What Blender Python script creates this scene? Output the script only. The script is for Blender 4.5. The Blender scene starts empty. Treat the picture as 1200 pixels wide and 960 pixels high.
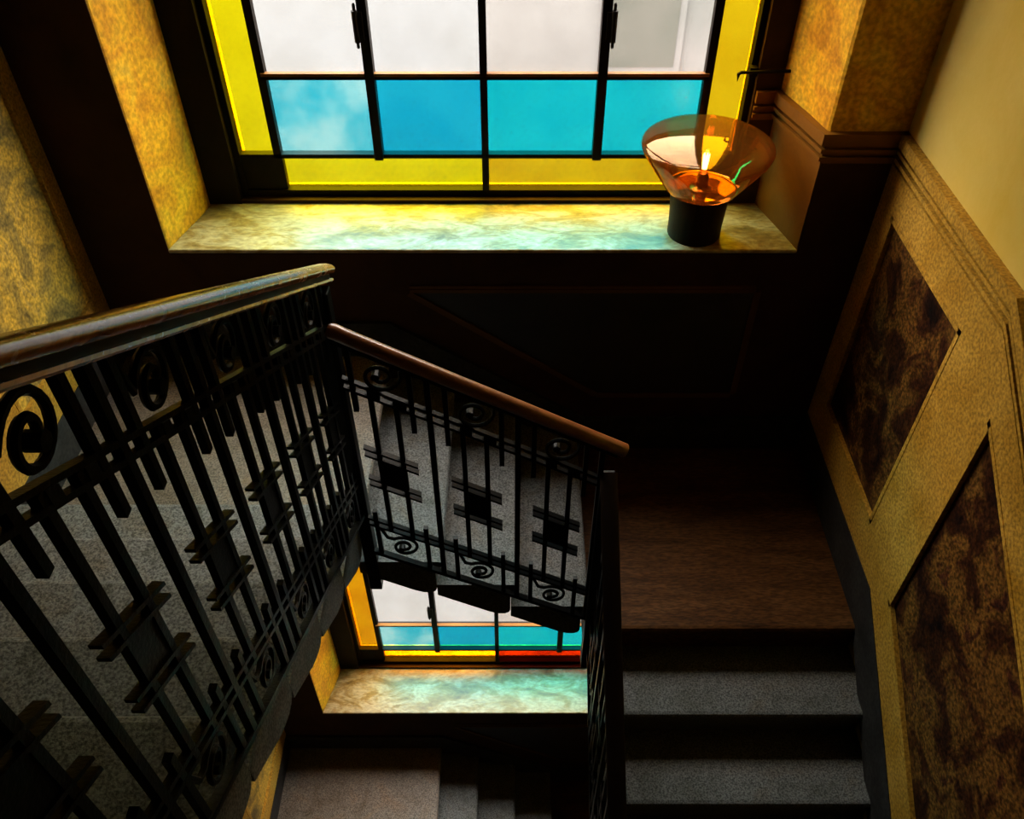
import bpy, bmesh, math, random
from mathutils import Vector, Matrix
random.seed(7)
C = bpy.context.scene.collection
SC = bpy.context.scene
CZ = 8.4                       # height of the camera above the bottom floor
PITCH = math.radians(44.3)

# ------------------------------------------------------------------ camera, sky, exposure
cam = bpy.data.cameras.new('camera'); cam.sensor_width = 36; cam.lens = 995 / 1200 * 36
cam.clip_start = 0.02
co = bpy.data.objects.new('camera', cam); C.objects.link(co)
co.location = (0, 0, CZ); co.rotation_euler = (math.pi / 2 - PITCH, 0, 0)
SC.camera = co
SKY = 27.0
w = bpy.data.worlds.new('sky'); SC.world = w; w.use_nodes = True
bg = w.node_tree.nodes['Background']
bg.inputs[0].default_value = (1.0, 0.96, 0.9, 1); bg.inputs[1].default_value = SKY
SC.view_settings.view_transform = 'Standard'; SC.view_settings.look = 'None'
SC.view_settings.gamma = 1; SC.view_settings.use_curve_mapping = False
SC.view_settings.exposure = 0.0
SC.cycles.diffuse_bounces = 2; SC.cycles.transparent_max_bounces = 24

H = 3.93                       # storey height
YB = 2.85                      # inner face of the window wall
XL, XR = -1.71, 1.41           # side walls
YF = -2.3                      # wall behind the camera
ZTOP, ZBOT = 1.35, -8.4
ZL, ZR = -2.43, -3.02          # the two quarter landings
XEL, XER = -0.535, 0.33        # edges of the open well
YE = 1.84
RISE, GO = 0.177, 0.275
SILL, HEAD = -1.892, -0.07
GY = 3.26                      # glass plane
for k in range(2):             # openings that let the daylight in (sampling portals)
    l = bpy.data.lights.new('window_daylight', 'AREA'); l.shape = 'RECTANGLE'; l.size = 2.05; l.size_y = 1.85
    l.cycles.is_portal = True
    o = bpy.data.objects.new('window_daylight', l); C.objects.link(o)
    o.location = (-0.105, 3.33, CZ - 0.98 - k * H); o.rotation_euler = (-math.pi / 2, 0, 0)

# ------------------------------------------------------------------ materials
MATS = {}
def ramp(nt, fac, stops):
    r = nt.nodes.new('ShaderNodeValToRGB')
    e = r.color_ramp.elements
    while len(e) < len(stops): e.new(0.5)
    for i, (p, c) in enumerate(stops):
        e[i].position = p; e[i].color = (*c, 1)
    nt.links.new(fac, r.inputs[0]); return r.outputs[0]
def mat(name, stops, scale=6, rough=0.6, bump=0.15, bscale=60, detail=8, distort=0.6, spec=0.4, speck=None, metal=0.0, stretch=None, coat=0, rvar=0):
    m = bpy.data.materials.new(name); m.use_nodes = True; nt = m.node_tree; N = nt.nodes
    p = N['Principled BSDF']
    tc = N.new('ShaderNodeTexCoord'); src = tc.outputs['Object']
    if stretch:
        mp = N.new('ShaderNodeMapping'); mp.inputs['Scale'].default_value = stretch
        nt.links.new(src, mp.inputs[0]); src = mp.outputs[0]
    n = N.new('ShaderNodeTexNoise'); n.inputs['Scale'].default_value = scale; n.inputs['Detail'].default_value = detail
    n.inputs['Roughness'].default_value = 0.65; n.inputs['Distortion'].default_value = distort
    nt.links.new(src, n.inputs['Vector'])
    col = ramp(nt, n.outputs['Fac'], stops)
    n2 = N.new('ShaderNodeTexNoise'); n2.inputs['Scale'].default_value = bscale; n2.inputs['Detail'].default_value = 4
    nt.links.new(src, n2.inputs['Vector'])
    if speck:
        mx = N.new('ShaderNodeMixRGB'); mx.blend_type = 'MULTIPLY'; mx.inputs[0].default_value = 1
        sp = ramp(nt, n2.outputs['Fac'], [(0.36, (1 - speck,) * 3), (0.64, (1 + speck,) * 3)])
        nt.links.new(col, mx.inputs[1]); nt.links.new(sp, mx.inputs[2]); col = mx.outputs[0]
    nt.links.new(col, p.inputs['Base Color'])
    p.inputs['Roughness'].default_value = rough; p.inputs['Metallic'].default_value = metal
    p.inputs['Specular IOR Level'].default_value = spec; p.inputs['Coat Weight'].default_value = coat
    if coat: p.inputs['Coat Roughness'].default_value = 0.12
    if rvar:
        mr = N.new('ShaderNodeMapRange'); mr.inputs[3].default_value = max(0.05, rough - rvar); mr.inputs[4].default_value = rough + rvar
        mr.inputs[1].default_value = 0.3; mr.inputs[2].default_value = 0.7
        nt.links.new(n.outputs['Fac'], mr.inputs[0]); nt.links.new(mr.outputs[0], p.inputs['Roughness'])
    if bump:
        b = N.new('ShaderNodeBump'); b.inputs['Strength'].default_value = bump; b.inputs['Distance'].default_value = 0.004
        nt.links.new(n2.outputs['Fac'], b.inputs['Height']); nt.links.new(b.outputs[0], p.inputs['Normal'])
    MATS[name] = m; return m
def glass(name, tint, var, vscale=5, gloss=0.03, stretch=(1, 1, 1), bump=0.3, bscale=45):
    """coloured sheet glass: lets light through tinted (half the tint at each face), with a weak mirror"""
    m = bpy.data.materials.new(name); m.use_nodes = True; nt = m.node_tree; N = nt.nodes
    N.remove(N['Principled BSDF']); out = N['Material Output']
    tc = N.new('ShaderNodeTexCoord'); mp = N.new('ShaderNodeMapping'); mp.inputs['Scale'].default_value = stretch
    nt.links.new(tc.outputs['Object'], mp.inputs[0])
    n = N.new('ShaderNodeTexNoise'); n.inputs['Scale'].default_value = vscale; n.inputs['Detail'].default_value = 6
    nt.links.new(mp.outputs[0], n.inputs['Vector'])
    a = [math.sqrt(c) for c in tint]; b_ = [math.sqrt(c) for c in var]
    col = ramp(nt, n.outputs['Fac'], [(0.35, b_), (0.62, a)])
    nf = N.new('ShaderNodeTexVoronoi'); nf.inputs['Scale'].default_value = 110
    nt.links.new(tc.outputs['Object'], nf.inputs['Vector'])
    fine = ramp(nt, nf.outputs['Distance'], [(0.0, (0.92, 0.92, 0.92)), (0.35, (1, 1, 1))])
    mm = N.new('ShaderNodeMixRGB'); mm.blend_type = 'MULTIPLY'; mm.inputs[0].default_value = 1
    nt.links.new(col, mm.inputs[1]); nt.links.new(fine, mm.inputs[2])
    t = N.new('ShaderNodeBsdfTransparent'); nt.links.new(mm.outputs[0], t.inputs[0])
    g = N.new('ShaderNodeBsdfGlossy'); g.inputs['Roughness'].default_value = 0.3
    n2 = N.new('ShaderNodeTexNoise'); n2.inputs['Scale'].default_value = bscale
    nt.links.new(tc.outputs['Object'], n2.inputs['Vector'])
    bp = N.new('ShaderNodeBump'); bp.inputs['Strength'].default_value = bump; bp.inputs['Distance'].default_value = 0.003
    nt.links.new(n2.outputs['Fac'], bp.inputs['Height']); nt.links.new(bp.outputs[0], g.inputs['Normal'])
    mx = N.new('ShaderNodeMixShader'); mx.inputs[0].default_value = gloss
    nt.links.new(t.outputs[0], mx.inputs[1]); nt.links.new(g.outputs[0], mx.inputs[2])
    nt.links.new(mx.outputs[0], out.inputs['Surface']); MATS[name] = m; return m

mat('plaster', [(0.3, (0.38, 0.15, 0.004)), (0.45, (0.57, 0.26, 0.006)), (0.58, (0.66, 0.36, 0.01)), (0.72, (0.56, 0.36, 0.035))], scale=6, rough=0.55, bump=0.4, bscale=55, rvar=0.1, spec=0.25, speck=0.25)
mat('wall_paint', [(0.3, (0.6, 0.41, 0.06)), (0.7, (0.67, 0.5, 0.13))], scale=2.5, rough=0.6, bump=0.12, spec=0.2)
mat('stile_paint', [(0.3, (0.31, 0.155, 0.012)), (0.7, (0.48, 0.275, 0.042))], scale=5, rough=0.55, bump=0.25, bscale=90, speck=0.35, spec=0.2)
mat('brown_paint', [(0.3, (0.12, 0.042, 0.003)), (0.7, (0.19, 0.076, 0.006))], scale=4, rough=0.55, bump=0.2, spec=0.15)
mat('moulding_brown', [(0.3, (0.07, 0.026, 0.005)), (0.7, (0.1, 0.042, 0.008))], scale=4, rough=0.6, bump=0.1, spec=0.15)
mat('dark_paint_and_shade', [(0.3, (0.02, 0.007, 0.002)), (0.7, (0.05, 0.019, 0.004))], scale=4, rough=0.7, bump=0.2, spec=0.15)
mat('marble_dark', [(0.34, (0.004, 0.002, 0.002)), (0.48, (0.038, 0.012, 0.004)), (0.58, (0.13, 0.06, 0.011)), (0.66, (0.045, 0.013, 0.006)), (0.76, (0.008, 0.005, 0.004))], scale=6, rough=0.5, bump=0.2, bscale=80, distort=0.5, detail=14, speck=0.6, spec=0.12)
mat('marble_gold', [(0.3, (0.05, 0.03, 0.01)), (0.45, (0.27, 0.18, 0.04)), (0.57, (0.58, 0.35, 0.04)), (0.72, (0.22, 0.16, 0.08))], scale=4.5, rough=0.45, bump=0.3, bscale=80, distort=1.3, detail=13, speck=0.4, spec=0.3)
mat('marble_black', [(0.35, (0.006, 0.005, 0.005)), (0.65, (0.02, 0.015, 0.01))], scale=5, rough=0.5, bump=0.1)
mat('sill_stone', [(0.3, (0.085, 0.05, 0.009)), (0.45, (0.24, 0.165, 0.048)), (0.57, (0.4, 0.34, 0.2)), (0.72, (0.2, 0.135, 0.04))], scale=7, rough=0.42, bump=0.5, bscale=45, distort=0.7, detail=13, stretch=(0.7, 1.5, 1), rvar=0.1, spec=0.42, speck=0.2)
mat('granite', [(0.3, (0.056, 0.06, 0.05)), (0.5, (0.106, 0.112, 0.11)), (0.7, (0.09, 0.08, 0.062))], scale=5, rough=0.6, bump=0.4, bscale=160, speck=0.6, spec=0.22)
mat('landing_stone', [(0.3, (0.078, 0.058, 0.038)), (0.5, (0.14, 0.118, 0.097)), (0.7, (0.15, 0.1, 0.062))], scale=3.5, rough=0.55, bump=0.35, bscale=140, speck=0.5, spec=0.25)
mat('brown_floor', [(0.3, (0.03, 0.011, 0.002)), (0.5, (0.065, 0.026, 0.006)), (0.7, (0.095, 0.042, 0.012))], scale=5, rough=0.6, bump=0.3, bscale=70, speck=0.4, stretch=(0.5, 2.2, 1), spec=0.12)
mat('baseboard_stone', [(0.3, (0.012, 0.011, 0.01)), (0.7, (0.035, 0.033, 0.03))], scale=8, rough=0.6, bump=0.2, speck=0.3, spec=0.15)
mat('soffit', [(0.3, (0.05, 0.02, 0.01)), (0.7, (0.11, 0.05, 0.02))], scale=4, rough=0.7)
mat('iron', [(0.3, (0.0015, 0.0015, 0.0015)), (0.7, (0.003, 0.003, 0.003))], scale=20, rough=0.38, bump=0.25, bscale=120, spec=0.085)
mat('court_gravel', [(0.3, (0.05, 0.05, 0.05)), (0.7, (0.058, 0.058, 0.058))], scale=0.4, rough=1.0, bump=0, spec=0)
mat('court_render', [(0.3, (0.062, 0.063, 0.0645)), (0.7, (0.07, 0.0715, 0.073))], scale=0.5, rough=1.0, bump=0, spec=0)
mat('court_window', [(0.3, (0.034, 0.036, 0.033)), (0.7, (0.041, 0.043, 0.04))], scale=0.5, rough=1.0, bump=0, spec=0)
mat('frame_black', [(0.3, (0.005, 0.003, 0.002)), (0.7, (0.012, 0.007, 0.004))], scale=12, rough=0.5, bump=0.2, spec=0.08)
mat('rail_wood', [(0.3, (0.14, 0.04, 0.007)), (0.5, (0.3, 0.11, 0.017)), (0.7, (0.38, 0.16, 0.03))], scale=6, rough=0.25, bump=0.06, bscale=60, stretch=(6, 0.7, 6), rvar=0.05, spec=0.7, coat=0.3)
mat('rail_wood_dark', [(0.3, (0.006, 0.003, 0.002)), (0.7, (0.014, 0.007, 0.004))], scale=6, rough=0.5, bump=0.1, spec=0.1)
mat('rail_wood_red', [(0.3, (0.09, 0.022, 0.005)), (0.5, (0.17, 0.048, 0.011)), (0.7, (0.22, 0.07, 0.018))], scale=6, rough=0.3, bump=0.06, bscale=60, stretch=(0.7, 6, 6), spec=0.7, coat=0.3)
mat('ceiling_paint', [(0.3, (0.1, 0.06, 0.02)), (0.7, (0.14, 0.09, 0.03))], scale=3, rough=0.7)
mat('lamp_wood', [(0.3, (0.008, 0.004, 0.002)), (0.7, (0.022, 0.01, 0.004))], scale=9, rough=0.5, stretch=(5, 5, 0.6), spec=0.1)
mat('brass', [(0.3, (0.5, 0.27, 0.08)), (0.7, (0.6, 0.35, 0.12))], scale=9, rough=0.25, metal=1.0)
glass('glass_clear', (0.95, 0.95, 0.95), (0.86, 0.85, 0.83), 4)
glass('glass_milky', (0.9, 0.84, 0.79), (0.8, 0.74, 0.69), 5)
glass('glass_grey_view', (0.86, 0.78, 0.73), (0.5, 0.52, 0.47), 2.2)  # grey patches of the view outside put into the glass colour
glass('glass_blue', (0.012, 0.5, 0.72), (0.006, 0.42, 0.66), 5)
glass('glass_blue_bright', (0.4, 0.85, 0.88), (0.05, 0.58, 0.74), 5)  # paleness is the outdoor brightness put into the glass colour
glass('glass_cyan', (0.01, 0.62, 0.7), (0.005, 0.52, 0.64), 5)
glass('glass_yellow', (0.86, 0.74, 0.004), (0.78, 0.66, 0.003), 6)
glass('glass_amber', (0.8, 0.54, 0.006), (0.7, 0.42, 0.004), 4)
glass('glass_red', (0.2, 0.014, 0.002), (0.1, 0.006, 0.001), 4)
glass('glass_orange', (0.86, 0.38, 0.004), (0.74, 0.28, 0.003), 4)

# ------------------------------------------------------------------ mesh helpers (coordinates relative to the eye height)
class MB:
    def __init__(s): s.bm = bmesh.new()
    def prism(s, pts, vec):
        vec = Vector(vec)
        a = [s.bm.verts.new(Vector(p) + Vector((0, 0, CZ))) for p in pts]
        b = [s.bm.verts.new(v.co + vec) for v in a]
        n = len(pts)
        s.bm.faces.new(a); s.bm.faces.new(b[::-1])
        for i in range(n): s.bm.faces.new((a[i], b[i], b[(i + 1) % n], a[(i + 1) % n]))
        return s
    def box(s, x0, x1, y0, y1, z0, z1):
        return s.prism([(x0, y0, z0), (x1, y0, z0), (x1, y1, z0), (x0, y1, z0)], (0, 0, z1 - z0))
    def bar(s, p, q, wv, dv):
        """square bar from p to q; wv and dv are full width vectors"""
        p, q, wv, dv = Vector(p), Vector(q), Vector(wv) / 2, Vector(dv) / 2
        return s.prism([p - wv - dv, p + wv - dv, p + wv + dv, p - wv + dv], q - p)
    def tube(s, pts, r, n=8, up=(0, 0, 1), flat=1.0):
        P = [Vector(p) for p in pts]; rings = []
        up = Vector(up)
        for i, p in enumerate(P):
            t = (P[min(i + 1, len(P) - 1)] - P[max(i - 1, 0)]).normalized()
            a = t.cross(up).normalized(); b = a.cross(t)
            rr = r[i] if isinstance(r, (list, tuple)) else r
            rings.append([s.bm.verts.new(p + Vector((0, 0, CZ)) + a * rr * flat * math.cos(k * 2 * math.pi / n) + b * rr * math.sin(k * 2 * math.pi / n)) for k in range(n)])
        for A, B in zip(rings, rings[1:]):
            for k in range(n): s.bm.faces.new((A[k], A[(k + 1) % n], B[(k + 1) % n], B[k]))
        s.bm.faces.new(rings[0][::-1]); s.bm.faces.new(rings[-1]); return s
    def lathe(s, prof, c, n=40):
        rings = []
        for r, z in prof:
            rings.append([s.bm.verts.new((c[0] + r * math.cos(k * 2 * math.pi / n), c[1] + r * math.sin(k * 2 * math.pi / n), c[2] + z + CZ)) for k in range(n)])
        for A, B in zip(rings, rings[1:]):
            for k in range(n): s.bm.faces.new((A[k], A[(k + 1) % n], B[(k + 1) % n], B[k]))
        s.bm.faces.new(rings[0][::-1]); s.bm.faces.new(rings[-1]); return s
    def build(s, name, m, parent=None, smooth=False, bevel=0):
        bmesh.ops.recalc_face_normals(s.bm, faces=s.bm.faces)
        me = bpy.data.meshes.new(name); s.bm.to_mesh(me); s.bm.free()
        me.materials.append(MATS[m])
        if smooth:
            for p in me.polygons: p.use_smooth = True
        o = bpy.data.objects.new(name, me); C.objects.link(o)
        if smooth: me.set_sharp_from_angle(angle=math.radians(40))
        if bevel:
            b = o.modifiers.new('bevel', 'BEVEL'); b.width = bevel; b.segments = 3; b.limit_method = 'ANGLE'
        if parent: adopt(o, parent)
        return o
def adopt(o, parent):
    o.parent = parent
    o.matrix_parent_inverse = Matrix.Translation(-world_loc(parent))
def world_loc(o):
    v = Vector(o.location)
    if o.parent: v = v + o.matrix_parent_inverse.translation + world_loc(o.parent)
    return v
def again(o, off, parent):
    c = o.copy(); C.objects.link(c); c.location = Vector(o.location) + Vector(off)
    adopt(c, parent); return c
def empty(name, loc, label, cat, group=None):
    o = bpy.data.objects.new(name, None); C.objects.link(o); o.empty_display_size = 0.1
    o.location = (loc[0], loc[1], loc[2] + CZ); o['label'] = label; o['category'] = cat
    if group: o['group'] = group
    return o
def struct(o, label=None):
    o['kind'] = 'structure'
    if label: o['label'] = label
    return o

# ------------------------------------------------------------------ the shell
WX = (-1.12, -0.965, -0.547, -0.11, 0.348, 0.757, 0.911)       # glass lines across the window
WZ = (-1.848, -1.697, -1.37, -0.62, -0.29, -0.13)                # glass lines up the window
m = MB()
z_prev = ZBOT
for k in (1, 0):
    s0, h0 = SILL - k * H, HEAD - k * H
    m.box(XL - 0.3, XR + 0.3, YB, 3.4, z_prev, s0 - 0.018)
    lp = [(-2.01, YB), (-1.366, YB), (-1.358, YB + 0.008), (-1.335, 2.95), (-1.308, 3.05), (-1.288, 3.13), (-1.28, 3.2), (-1.15, 3.2), (-1.15, 3.4), (-2.01, 3.4)]
    rp = [(1.71, YB), (1.71, 3.4), (0.94, 3.4), (0.94, 3.2), (1.035, 3.2), (1.05, 3.14), (1.09, 3.0), (1.122, YB + 0.01), (1.13, YB)]
    m.prism([(x, y, s0 - 0.04) for x, y in lp], (0, 0, h0 - s0 + 0.04))
    m.prism([(x, y, s0 - 0.04) for x, y in rp], (0, 0, h0 - s0 + 0.04))
    m.box(-1.15, 0.94, 3.2, 3.3, s0 - 0.04, WZ[0] - k * H - 0.03)      # masonry under the window frame
    z_prev = h0
m.box(XL - 0.3, XR + 0.3, YB, 3.4, HEAD, ZTOP)
wall_back = struct(m.build('wall_back', 'plaster'), 'ochre plastered window wall with deep reveals')
wall_left = struct(MB().box(XL - 0.3, XL, YF - 0.3, YB, ZBOT, ZTOP).build('wall_left', 'wall_paint'), 'ochre wall with gold marbled panels')
wall_right = struct(MB().box(XR, XR + 0.3, YF - 0.3, YB, ZBOT, ZTOP).build('wall_right', 'wall_paint'), 'yellow wall above dark marbled wainscot panels')
wall_front = struct(MB().box(XL, XR, YF - 0.3, YF, ZBOT, ZTOP).build('wall_front', 'ceiling_paint'))
ceiling = struct(MB().box(XL - 0.3, XR + 0.3, YF - 0.3, 3.4, ZTOP, ZTOP + 0.2).build('ceiling', 'ceiling_paint'))
floor = struct(MB().box(XL - 0.3, XR + 0.3, YF - 0.3, 3.4, ZBOT - 0.2, ZBOT).build('floor', 'granite'))
ground = struct(MB().box(-70, 70, 3.4, 120, ZBOT - 0.3, ZBOT - 0.2).build('ground', 'court_gravel'), 'pale gravel court outside the windows')
# added block across the court, its height set to cut off low sky light
bd = empty('added_building', (0, 13, ZBOT - 0.2), 'added pale rendered block across the court, cutting off low sky, glimpsed through the white panes', 'added_building')
MB().box(-30, 30, 13, 14, ZBOT - 0.2, 3.5).build('facade', 'court_render', bd)
for bx_ in (-9.6, -5.8, 1.45, 5.4, 9.2):
    for bz in (-5.3, -1.6):
        f_ = MB().box(bx_ - 0.1, bx_ + 1.1, 12.92, 13.0, bz - 0.12, bz + 1.9).build('window_surround', 'court_render', bd)
        o = MB().box(bx_, bx_ + 1.0, 12.9, 12.92, bz, bz + 1.8).build('window_pane', 'court_window', bd); adopt(o, f_)
# storey floors behind the camera
for zf, nm in ((ZL + 9 * RISE, 0), (ZR - 9 * RISE, 1)):
    struct(MB().box(XL, XR, YF, 1.84 - 8 * GO - (0.0), zf - 0.2, zf).build('floor', 'granite'))

# ------------------------------------------------------------------ wainscot on the side walls
def wainscot(wall, face, inward, base, slope, bend, panels, y_near, pmat, smat, bb_h, pan_b, yfar=YB):
    """stiles and rails in front of recessed marbled panels; level along the landing, then following the flight"""
    f = lambda h: (lambda y: base + h + slope * max(0.0, bend - y))
    top, ptop, pbot, bb, fl = f(1.5), f(1.36), f(pan_b), f(bb_h), f(0.0)
    T = 0.022 * inward
    def piece(name, m_, ys, lo, hi, x0, t):
        ys = sorted(set(ys) | ({bend} if min(ys) < bend < max(ys) else set()))
        pts = [(x0, y, lo(y)) for y in ys] + [(x0, y, hi(y)) for y in reversed(ys)]
        return MB().prism(pts, (t, 0, 0)).build(name, m_, wall)
    edges = [yfar]
    for a, b in panels: edges += [a, b]
    edges.append(y_near)
    for i in range(0, len(edges), 2):
        piece('stile', smat, (edges[i + 1], edges[i]), bb, top, face, T)
    for a, b in panels:
        piece('rail', smat, (b, a), ptop, top, face, T)
        piece('rail', smat, (b, a), bb, pbot, face, T)
        pn = piece('panel', pmat, (b, a), pbot, ptop, face, T * 0.3)
        bw = 0.018                                   # bead round the panel
        x1 = face + T * 0.3
        m = MB()
        ys = [b, a]
        for fn, d in ((ptop, -bw), (pbot, bw)):
            m.prism([(x1, b, fn(b)), (x1, a, fn(a)), (x1, a, fn(a) + d), (x1, b, fn(b) + d)], (T * 0.8, 0, 0))
        m.prism([(x1, b, pbot(b)), (x1, b + bw, pbot(b + bw)), (x1, b + bw, ptop(b + bw)), (x1, b, ptop(b))], (T * 0.8, 0, 0))
        m.prism([(x1, a - bw, pbot(a - bw)), (x1, a, pbot(a)), (x1, a, ptop(a)), (x1, a - bw, ptop(a - bw))], (T * 0.8, 0, 0))
        o = m.build('panel_moulding', smat, wall); adopt(o, pn)
    ys = (y_near, yfar)
    for h0, h1, t, mm in ((1.515, 1.53, 0.027, smat), (1.546, 1.56, 0.027, smat), (1.5, 1.58, 0.01, 'brown_paint'), (1.576, 1.62, 0.034, smat)):
        piece('dado_rail', mm, ys, f(h0), f(h1), face, t * inward)
    piece('baseboard', 'baseboard_stone', ys, lambda y: fl(y) - (0.02 if y > bend - 0.01 else 0.1), bb, face, 0.026 * inward)
for k in range(2):
    dz = -k * H
    wainscot(wall_right, XR, -1, ZR + dz, -0.645, 1.87, [(2.712, 2.045), (1.745, 0.55), (0.33, -0.75)], -1.0, 'marble_dark', 'stile_paint', 0.226, 0.406)
    wainscot(wall_left, XL, 1, ZL + dz, 0.64, 1.86, [(2.775, 2.075), (1.82, 0.6), (0.38, -0.4)], -0.6, 'marble_gold', 'stile_paint', 0.19, 0.34)

# ------------------------------------------------------------------ dado and panel on the window wall
for k in range(2):
    dz = -k * H
    # right-hand pier, reveal and rebate: brown below the dado, moulding above
    dt = ZR + 1.62 + dz
    lo = ZR + dz
    path = [(XR, YB), (1.13, YB), (1.09, 3.0), (1.05, 3.14), (1.035, 3.2), (0.94, 3.2)]
    off = [(XR, YB - 1), (1.13 - 0.7, YB - 0.7), (1.09 - 1, 3.0 - .25), (1.05 - 1, 3.14 - .2), (1.035 - .8, 3.2 - .7), (0.94, 3.2 - 1)]
    def out(i, t):
        d = Vector((off[i][0] - path[i][0], off[i][1] - path[i][1])); d.normalize()
        if i == 1: t *= 1.2
        return (path[i][0] + d.x * t, path[i][1] + d.y * t)
    def strip(name, m_, z0, z1, t, i0=0, i1=5):
        pts = [(path[i][0], path[i][1], z0) for i in range(i0, i1 + 1)] + [(*out(i, t), z0) for i in range(i1, i0 - 1, -1)]
        return MB().prism(pts, (0, 0, z1 - z0)).build(name, m_, wall_back)
    strip('reveal_lining', 'brown_paint', SILL + dz, dt - 0.118, 0.006, 1, 4)
    MB().box(-1.281, -1.145, 3.188, 3.224, SILL + dz, HEAD + dz).build('rebate_shade', 'frame_black', wall_back)  # shade of the backlit left rebate, put in as a near-black sheet
    MB().box(0.935, 1.034, 3.194, 3.224, SILL + dz, HEAD + dz).build('rebate_shade', 'dark_paint_and_shade', wall_back)  # shade of the right rebate, put in as a dark brown sheet
    MB().box(-1.145, 0.935, 3.192, 3.224, SILL + dz, WZ[0] - 0.028 + dz).build('rebate_shade', 'dark_paint_and_shade', wall_back)  # shaded step below the frame, darkened by a brown strip
    for h0, h1, t in ((-0.105, -0.09, 0.024), (-0.074, -0.06, 0.024), (-0.12, -0.04, 0.009), (-0.044, 0.0, 0.03)):
        strip('dado_rail', 'brown_paint', dt + h0, dt + h1, t)
    # dark wainscot under the sill and on both piers
    MB().box(1.13, XR, YB - 0.006, YB, lo, dt - 0.07).build('pier_lining', 'dark_paint_and_shade', wall_back)
    MB().box(XL, -1.36, YB - 0.006, YB, ZL + dz, ZL + 1.55 + dz).build('pier_lining', 'dark_paint_and_shade', wall_back)
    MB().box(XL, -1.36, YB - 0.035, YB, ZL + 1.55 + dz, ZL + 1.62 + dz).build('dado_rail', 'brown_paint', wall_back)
    MB().box(-1.36, 1.13, YB - 0.006, YB, lo - 0.1, SILL - 0.02 + dz).build('apron_lining', 'dark_paint_and_shade', wall_back)
    pan = [(-0.42, -2.09), (1.0, -2.09), (1.0, -2.665), (0.39, -2.665)]
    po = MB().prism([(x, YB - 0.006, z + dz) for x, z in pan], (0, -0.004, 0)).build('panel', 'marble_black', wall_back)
    m = MB(); n = len(pan)
    for i in range(n):
        (x0, z0), (x1, z1) = pan[i], pan[(i + 1) % n]
        d = Vector((x1 - x0, z1 - z0)).normalized(); nn = Vector((-d.y, d.x))
        for e0, e1, t in ((-0.004, 0.012, 0.014), (0.012, 0.026, 0.008)):
            m.prism([(x0 + nn.x * e0, YB - 0.006, z0 + nn.y * e0 + dz), (x1 + nn.x * e0, YB - 0.006, z1 + nn.y * e0 + dz),
                     (x1 + nn.x * e1, YB - 0.006, z1 + nn.y * e1 + dz), (x0 + nn.x * e1, YB - 0.006, z0 + nn.y * e1 + dz)], (0, -t, 0))
    o = m.build('panel_moulding', 'moulding_brown', wall_back); adopt(o, po)
    pts = [(XL, ZL), (-0.55, ZL - 0.0), (0.29, ZR), (XR, ZR), (XR, ZR + 0.2), (0.34, ZR + 0.2), (-0.52, ZL + 0.18), (XL, ZL + 0.18)]
    MB().prism([(x, YB - 0.006, z + dz) for x, z in pts], (0, -0.02, 0)).build('baseboard', 'baseboard_stone', wall_back)

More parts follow.
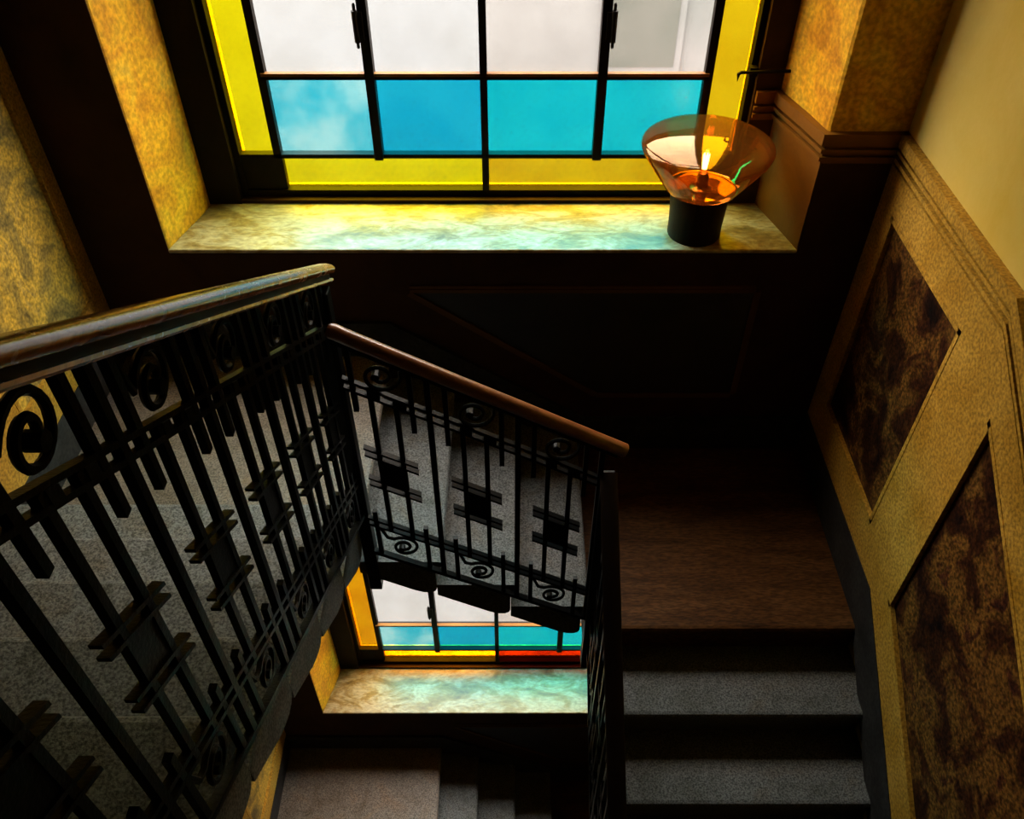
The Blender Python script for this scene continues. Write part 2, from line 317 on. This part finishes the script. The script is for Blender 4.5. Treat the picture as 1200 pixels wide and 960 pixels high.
# ------------------------------------------------------------------ the two leaded windows
def window(idx, dz, label):
    wz = [z + dz for z in WZ]
    e = bpy.data.objects.new('window_%d' % idx, None); C.objects.link(e); e.location = (-0.105, GY, wz[0] + CZ); e.empty_display_size = 0.1
    struct(e, label); e['category'] = 'window'
    y0, y1 = GY - 0.035, GY + 0.016
    # outer frame
    m = MB()
    m.box(WX[0] - 0.045, WX[0], y0, y1, wz[0] - 0.045, wz[5] + 0.05).box(WX[6], WX[6] + 0.045, y0, y1, wz[0] - 0.045, wz[5] + 0.05)
    m.box(WX[0], WX[6], y0, y1, wz[0] - 0.045, wz[0]).box(WX[0], WX[6], y0, y1, wz[5], wz[5] + 0.05)
    m.build('window_frame', 'frame_black', e)
    def bar(x0, x1, z0, z1, name='glazing_bar', d=0.0):
        return MB().box(x0, x1, y0 + 0.006 - d, y1 - 0.01, z0, z1).build(name, 'frame_black', e)
    for x in (WX[1], WX[5]): bar(x - 0.016, x + 0.016, wz[1] - 0.012, wz[4] + 0.012)
    for x in (WX[2], WX[4]): bar(x - 0.018, x + 0.018, wz[1] - 0.012, wz[4] + 0.012, 'mullion', 0.012)
    bar(WX[3] - 0.014, WX[3] + 0.014, wz[0], wz[5], 'mullion', 0.008)
    for z in (wz[1], wz[4]): bar(WX[0], WX[6], z - 0.009, z + 0.009)
    for z in (wz[2], wz[3]): bar(WX[1], WX[5], z - 0.008, z + 0.008)
    MB().box(WX[1], WX[5], y0 - 0.002, y0 + 0.02, wz[2] + 0.008, wz[2] + 0.02).build('putty_bead', 'brown_paint', e)
    # solid corner blocks
    for xa, xb in ((WX[0], WX[1] + 0.016), (WX[5] - 0.016, WX[6])):
        for za, zb in ((wz[0], wz[1]), (wz[4], wz[5])):
            MB().box(xa, xb, y0 + 0.01, y1 - 0.01, za, zb).build('corner_block', 'frame_black', e)
    def pane(x0, x1, z0, z1, mt):
        return MB().box(x0, x1, GY - 0.002, GY + 0.002, z0, z1).build('pane', mt, e)
    whites = ('glass_clear', 'glass_clear', 'glass_milky', 'glass_grey_view')
    blues = ('glass_blue_bright', 'glass_blue', 'glass_cyan', 'glass_cyan')
    for i in range(4):
        pane(WX[1 + i], WX[2 + i], wz[2], wz[3], whites[i])
        pane(WX[1 + i], WX[2 + i], wz[1], wz[2], blues[i])
        pane(WX[1 + i], WX[2 + i], wz[3], wz[4], whites[i])
    pane(WX[0], WX[1], wz[1], wz[4], 'glass_yellow' if idx == 1 else 'glass_orange')
    pane(WX[5], WX[6], wz[1], wz[4], 'glass_amber')
    for za, zb in ((wz[0], wz[1]), (wz[4], wz[5])):
        pane(WX[1], WX[3], za, zb, 'glass_yellow' if idx == 1 else 'glass_orange')
        pane(WX[3], WX[5], za, zb, 'glass_amber' if idx == 1 else 'glass_red')
    # lift-off hinges on the two casement mullions
    for x, sx in ((WX[2], -1), (WX[4], 1)):
        for zz in (-1.16, -0.78):
            m = MB(); xx = x + sx * 0.026
            m.lathe([(0.004, 0.0), (0.006, 0.004), (0.006, 0.02), (0.011, 0.022), (0.012, 0.135), (0.006, 0.137), (0.006, 0.156), (0.003, 0.162)], (xx, y0 - 0.012, zz + dz - 0.09), 10)
            m.box(min(x, xx), max(x, xx), y0 - 0.016, y0 + 0.002, zz + dz - 0.06, zz + dz + 0.04)
            m.build('hinge', 'frame_black', e)
    # stay rod hooked from the frame to the reveal
    m = MB()
    z = -1.335 + dz
    m.tube([(0.86, y0 - 0.03, z - 0.035), (0.86, y0 - 0.03, z - 0.004), (0.868, y0 - 0.03, z + 0.002), (1.05, 3.165, z + 0.02)], 0.007, 8)
    m.box(0.9, 0.93, y0 - 0.035, y0, z - 0.012, z + 0.02)
    m.build('window_stay', 'frame_black', e)
    # sill between the reveals
    pts = [(-1.362, YB - 0.008), (1.13, YB - 0.008), (1.122, YB + 0.012), (1.09, 3.0), (1.05, 3.14), (1.035, 3.2), (-1.28, 3.2), (-1.288, 3.13), (-1.308, 3.05), (-1.335, 2.95), (-1.358, YB + 0.01)]
    MB().prism([(x, y, SILL + dz - 0.018) for x, y in pts], (0, 0, 0.018)).build('window_sill', 'sill_stone', e, bevel=0.006)
    return e
window(1, 0.0, 'leaded window with white, turquoise and yellow panes above the lamp sill')
window(2, -H, 'lower leaded window seen through the stairwell, turquoise panes and red strip')

# ------------------------------------------------------------------ landings and flights
def nosing(r, back):
    """profile of one stone step: (distance along the flight, height) with a rounded moulded nosing"""
    return [(back, 0), (0.004, 0), (-0.008, -0.004), (-0.014, -0.013), (-0.014, -0.024), (-0.008, -0.033), (0.004, -0.037), (0.014, -0.041), (0.016, -0.055),
            (0.016, -r - 0.024), (0.022, -r - 0.04), (0.038, -r - 0.05), (0.065, -r - 0.05), (0.1, -r - 0.036), (0.14, -r - 0.012), (back, -0.068)]
def flight(label, n, first, up, across, r, g, group, m_='granite', name='stair_flight'):
    """first: nosing of the first step at its inner end; up: unit run direction; across: vector over the width"""
    e = empty(name, (first[0], first[1], first[2] - r), label, 'stairs', group)
    up = Vector(up)
    pts = [(first[0] + up.x * s, first[1] + up.y * s, first[2] + z) for s, z in nosing(r, g + 0.015)]
    st = MB().prism(pts, across).build('step', m_, e)
    for i in range(1, n): again(st, (up.x * g * i, up.y * g * i, r * i), e)
    return e
for k in range(2):
    dz = -k * H
    wh = ('upper storey', 'lower storey')[k]
    # left landing (level with the head of the short flight)
    prof = [(x, z) for x, z in [(XL, ZL), (-0.554, ZL), (-0.542, ZL - 0.004), (-0.536, ZL - 0.013), (-0.536, ZL - 0.024), (-0.542, ZL - 0.033), (-0.554, ZL - 0.037), (-0.564, ZL - 0.05), (-0.564, ZL - 0.17), (-0.59, ZL - 0.21), (XL, ZL - 0.17)]]
    struct(MB().prism([(x, YE, z + dz) for x, z in prof], (0, YB - YE, 0)).build('floor', 'landing_stone'), ('pale stone quarter landing under the upper window', 'pale stone quarter landing far below in the stairwell')[k])
    prof = [(YB, ZR), (1.846, ZR), (1.834, ZR - 0.004), (1.828, ZR - 0.013), (1.828, ZR - 0.024), (1.834, ZR - 0.033), (1.846, ZR - 0.037), (1.856, ZR - 0.05), (1.856, ZR - 0.18), (1.88, ZR - 0.21), (YB, ZR - 0.21)]
    struct(MB().prism([(0.30, y, z + dz) for y, z in prof], (XR - 0.30, 0, 0)).build('floor', 'brown_floor'), ('brown landing at the foot of the short flight', 'lowest brown landing in the dark')[k])
    flight(('stone stairs behind the foreground black railing, along the gold panelled wall', 'stone stairs rising from the landing far below')[k],
           9, (XEL, 1.84, ZL + RISE + dz), (0, -1), (XL - XEL, 0, 0), RISE, GO, 'stair flights')
    flight(('short grey stone flight under the window, behind the scrolled iron railing', 'short grey stone flight far below, seen under the lower window')[k],
           3, (0.29, YE, ZR + 0.1475 + dz), (-1, 0), (0, YB - YE, 0), 0.1475, 0.28, 'stair flights')
    n = 8
    flight(('dark stone stairs descending beside the right wall panels', 'dark stone stairs at the bottom of the stairwell')[k],
           n, (XER, 1.84 - GO * n, ZR - RISE * n + dz), (0, 1), (XR - XER, 0, 0), RISE, GO, 'stair flights') if k == 0 else None

# ------------------------------------------------------------------ wrought-iron balustrades
def spiral(c, T, U, r0, r1, a0, turns, tail, n=34):
    pts = [Vector(p) for p in tail]
    for i in range(n + 1):
        u = i / n; a = math.radians(a0) - turns * 2 * math.pi * u
        r = r0 + (r1 - r0) * u ** 0.85
        pts.append(Vector(c) + T * r * math.cos(a) + U * r * math.sin(a))
    return pts
def balustrade(e, o, run, slope, nrm, centres, t0, t1, lower_ext, pitch, top_a0):
    """o: point on the nosing line at t=0; run: unit horizontal direction; heights are measured from the sloping nosing line"""
    o, run, nrm = Vector(o), Vector(run), Vector(nrm)
    U = Vector((0, 0, 1))
    P = lambda t, h, n=0.0: o + run * t + U * (slope * t + h) + nrm * n
    def rod(name, ta, ha, tb, hb, wv, dv, n=0.0):
        return MB().bar(P(ta, ha, n), P(tb, hb, n), wv, dv).build(name, 'iron', e)
    W = run * 0.0155; D = nrm * 0.0145
    for h, nm in ((0.772, 'top_bar'), (0.806, 'top_bar'), (0.135, 'bottom_bar'), (0.166, 'bottom_bar')):
        rod(nm, t0, h, t1, h, U * 0.011, nrm * 0.016)
    rod('base_bar', t0, -0.025, t1, -0.025, U * 0.018, nrm * 0.02)
    c0 = centres[0]
    proto = []
    for d in (-0.036, 0.036): proto.append(rod('baluster', c0 + d, 0.13, c0 + d, 0.8, W, D))
    proto.append(rod('through_baluster', c0 + pitch / 2, -0.025, c0 + pitch / 2, 0.95, W * 1.15, D * 1.15))
    for d in (-0.083, 0.083):
        proto.append(rod('short_baluster', c0 + d, 0.69, c0 + d, 0.95, W, D))
        proto.append(rod('short_baluster', c0 + d, -0.025, c0 + d, 0.215, W, D))
    # square plate with two pairs of cross bars
    proto.append(MB().prism([P(c0 - 0.045, 0.385, -0.004), P(c0 + 0.045, 0.385, -0.004), P(c0 + 0.045, 0.505, -0.004), P(c0 - 0.045, 0.505, -0.004)], nrm * 0.008).build('plate', 'iron', e))
    for h in (0.36, 0.39, 0.5, 0.53):
        proto.append(rod('cross_bar', c0 - 0.082, h, c0 + 0.082, h, U * 0.009, nrm * 0.018))
    # scrolls above the top bar and below the bottom bar
    ct = P(c0, 0.872)
    if top_a0 < 60: tail = [P(c0 + 0.064, 0.95), ct + run * 0.066 + U * 0.05]
    else: tail = [P(c0 - 0.07, 0.95), ct - run * 0.062 + U * 0.056]
    pt = spiral(ct, run, U, 0.062, 0.013, top_a0, 1.6, tail)
    proto.append(MB().tube(pt, 0.0068, 6, up=nrm, flat=1.0).tube([pt[-1] - nrm * 0.012, pt[-1] + nrm * 0.012], 0.013, 8, up=U).build('scroll', 'iron', e, smooth=True))
    cb = P(c0, 0.058)
    pb = spiral(cb, run, U, 0.056, 0.011, 125, 1.75, [P(c0 - 0.075, 0.13), cb - run * 0.055 + U * 0.055])
    proto.append(MB().tube(pb, 0.0062, 6, up=nrm).tube([pb[-1] - nrm * 0.01, pb[-1] + nrm * 0.01], 0.011, 8, up=U).build('scroll', 'iron', e, smooth=True))
    # rivet links on the top bars
    for d in (0.055, -0.02): proto.append(rod('rivet_link', c0 + d - 0.012, 0.789, c0 + d + 0.012, 0.789, U * 0.024, nrm * 0.02))
    for c in centres[1:]:
        dd = c - c0
        for p in proto:
            t_here = None
            again(p, run * dd + U * slope * dd, e)
    return P
def iron_post(e, x, y, z0, z1, s=0.046, name='newel_post', cap=True):
    m = MB().box(x - s / 2, x + s / 2, y - s / 2, y + s / 2, z0, z1)
    m.build(name, 'iron', e, bevel=0.004)

# left flight: wide moulded timber handrail
bl = empty('balustrade', (-0.515, 1.84, -2.3), 'black iron balustrade with wide brown moulded handrail, nearest the camera', 'railing', 'stair balustrades')
PL = balustrade(bl, (-0.515, 1.84, -2.277), (0, 1, 0), -0.62, (1, 0, 0), [-0.14 - 0.268 * i for i in range(8)], -2.2, 0.0, 0, 0.268, 150)
iron_post(bl, -0.515, 1.852, -2.74, -1.36)
def moulded(P, t0, t1, h, prof, name, mt, e, run):
    a, b = P(t0, h), P(t1, h)
    d = (b - a).normalized(); side = d.cross(Vector((0, 0, 1))).normalized(); up = side.cross(d)
    return MB().prism([a + side * x + up * z for x, z in prof], b - a).build(name, mt, e, smooth=True)
cap = [(-0.027, -0.009), (-0.031, -0.005), (-0.032, 0.001), (-0.03, 0.008), (-0.023, 0.013), (-0.01, 0.016), (0.01, 0.016), (0.023, 0.013), (0.03, 0.008), (0.032, 0.001), (0.031, -0.005), (0.027, -0.009)]
neck = [(-0.02, -0.023), (-0.02, -0.009), (0.02, -0.009), (0.02, -0.023)]
lip = [(-0.027, -0.032), (-0.029, -0.028), (-0.027, -0.023), (0.027, -0.023), (0.029, -0.028), (0.027, -0.032)]
hr = moulded(PL, -2.25, 0.085, 0.985, cap, 'handrail', 'rail_wood', bl, None)
o = moulded(PL, -2.25, 0.07, 0.985, neck, 'neck', 'rail_wood_dark', bl, None); adopt(o, hr)
o = moulded(PL, -2.25, 0.08, 0.985, lip, 'lip', 'rail_wood', bl, None); adopt(o, hr)

# short flight under the window: round handrail
bm_ = empty('balustrade', (-0.1, 1.82, -2.9), 'scrolled iron balustrade with round reddish handrail across the short flight', 'railing', 'stair balustrades')
PM = balustrade(bm_, (-0.49, 1.82, -2.455), (1, 0, 0), -0.5625, (0, -1, 0), [0.108, 0.375, 0.642], 0.0, 0.79, 0, 0.267, 15)
pts = [PM(-0.02, 0.978) + Vector((0, 0, -0.004)), PM(0.0, 0.978), PM(0.03, 0.976), PM(0.3, 0.974), PM(0.6, 0.974), PM(0.845, 0.974)]
MB().tube(pts, [0.022, 0.023, 0.023, 0.023, 0.023, 0.023], 14).build('handrail', 'rail_wood_red', bm_, smooth=True)
MB().bar(PM(0.0, 0.944), PM(0.82, 0.944), Vector((0, 0, 0.012)), Vector((0, 0.026, 0))).build('rail_core', 'iron', bm_)

# right flight: seen nearly edge-on
br = empty('balustrade', (0.312, 1.82, -3.1), 'dark iron balustrade seen edge-on beside the dark descending stairs', 'railing', 'stair balustrades')
PR = balustrade(br, (0.312, 1.80, -3.06), (0, -1, 0), -0.65, (-1, 0, 0), [0.16 + 0.268 * i for i in range(7)], 0.0, 2.0, 0, 0.268, 15)
iron_post(br, 0.312, 1.815, -3.26, -2.07, 0.05)
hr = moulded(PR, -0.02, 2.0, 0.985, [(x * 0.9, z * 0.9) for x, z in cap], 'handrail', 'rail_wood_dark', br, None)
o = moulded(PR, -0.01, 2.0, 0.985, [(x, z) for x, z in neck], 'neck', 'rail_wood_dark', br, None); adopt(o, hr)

# ------------------------------------------------------------------ the lamp on the sill
lx, ly, lz = 0.735, 2.965, SILL
lamp = empty('table_lamp', (lx, ly, lz), 'amber glass bowl lamp with glowing bulb on the window sill', 'lamp')
MB().lathe([(0.104, 0.0), (0.106, 0.006), (0.106, 0.05), (0.11, 0.12), (0.116, 0.192), (0.114, 0.2), (0.03, 0.201)], (lx, ly, lz)).build('base', 'lamp_wood', lamp, smooth=True)
gm = bpy.data.materials.new('lamp_glass'); gm.use_nodes = True; nt = gm.node_tree; N = nt.nodes
N.remove(N['Principled BSDF'])
t = N.new('ShaderNodeBsdfTransparent'); t.inputs[0].default_value = (0.62, 0.41, 0.2, 1)
g = N.new('ShaderNodeBsdfGlossy'); g.inputs[0].default_value = (0.75, 0.5, 0.3, 1); g.inputs['Roughness'].default_value = 0.03
fr = N.new('ShaderNodeFresnel'); fr.inputs[0].default_value = 1.6
mx = N.new('ShaderNodeMixShader'); nt.links.new(fr.outputs[0], mx.inputs[0]); nt.links.new(t.outputs[0], mx.inputs[1]); nt.links.new(g.outputs[0], mx.inputs[2])
d1 = N.new('ShaderNodeBsdfDiffuse'); d1.inputs[0].default_value = (0.5, 0.21, 0.035, 1)
d2 = N.new('ShaderNodeBsdfTranslucent'); d2.inputs[0].default_value = (0.55, 0.24, 0.04, 1)
ad = N.new('ShaderNodeMixShader'); ad.inputs[0].default_value = 0.6; nt.links.new(d1.outputs[0], ad.inputs[1]); nt.links.new(d2.outputs[0], ad.inputs[2])
m2 = N.new('ShaderNodeMixShader'); m2.inputs[0].default_value = 0.1; nt.links.new(mx.outputs[0], m2.inputs[1]); nt.links.new(ad.outputs[0], m2.inputs[2])
nt.links.new(m2.outputs[0], N['Material Output'].inputs['Surface']); MATS['lamp_glass'] = gm
prof = [(0.1, 0.203), (0.132, 0.204), (0.141, 0.209), (0.17, 0.25), (0.2, 0.293), (0.228, 0.335), (0.24, 0.354), (0.2475, 0.37), (0.249, 0.378), (0.246, 0.386), (0.235, 0.393), (0.2, 0.403), (0.15, 0.411), (0.09, 0.415), (0.03, 0.416)]
MB().lathe(prof, (lx, ly, lz), 56).build('glass_bowl', 'lamp_glass', lamp, smooth=True)
MB().lathe([(0.045, 0.2045), (0.045, 0.207), (0.03, 0.21), (0.024, 0.216), (0.024, 0.25), (0.02, 0.262), (0.018, 0.27)], (lx, ly, lz)).build('socket', 'brass', lamp, smooth=True)
fm = bpy.data.materials.new('filament'); fm.use_nodes = True; p = fm.node_tree.nodes['Principled BSDF']
p.inputs['Base Color'].default_value = (1, 0.6, 0.3, 1); p.inputs['Emission Color'].default_value = (1, 0.5, 0.2, 1); p.inputs['Emission Strength'].default_value = 38
MATS['filament'] = fm
gb = bpy.data.materials.new('bulb_glass'); gb.use_nodes = True; nb = gb.node_tree; nb.nodes.remove(nb.nodes['Principled BSDF'])
tb = nb.nodes.new('ShaderNodeBsdfTransparent'); tb.inputs[0].default_value = (1, 0.9, 0.78, 1); gl = nb.nodes.new('ShaderNodeBsdfGlossy'); gl.inputs['Roughness'].default_value = 0.05
mb = nb.nodes.new('ShaderNodeMixShader'); mb.inputs[0].default_value = 0.12; nb.links.new(tb.outputs[0], mb.inputs[1]); nb.links.new(gl.outputs[0], mb.inputs[2])
nb.links.new(mb.outputs[0], nb.nodes['Material Output'].inputs['Surface']); MATS['bulb_glass'] = gb
bulb = MB().lathe([(0.016, 0.27), (0.018, 0.285), (0.03, 0.31), (0.034, 0.33), (0.03, 0.35), (0.018, 0.364), (0.005, 0.37)], (lx, ly, lz), 24).build('bulb', 'bulb_glass', lamp, smooth=True)
m = MB()
for i in range(6):
    a = i * math.pi / 3
    m.tube([(lx + 0.007 * math.cos(a), ly + 0.007 * math.sin(a), lz + 0.285), (lx + 0.011 * math.cos(a), ly + 0.011 * math.sin(a), lz + 0.345)], 0.0028, 6, up=(1, 0.3, 0))
o = m.build('filament', 'filament', lamp); adopt(o, bulb)
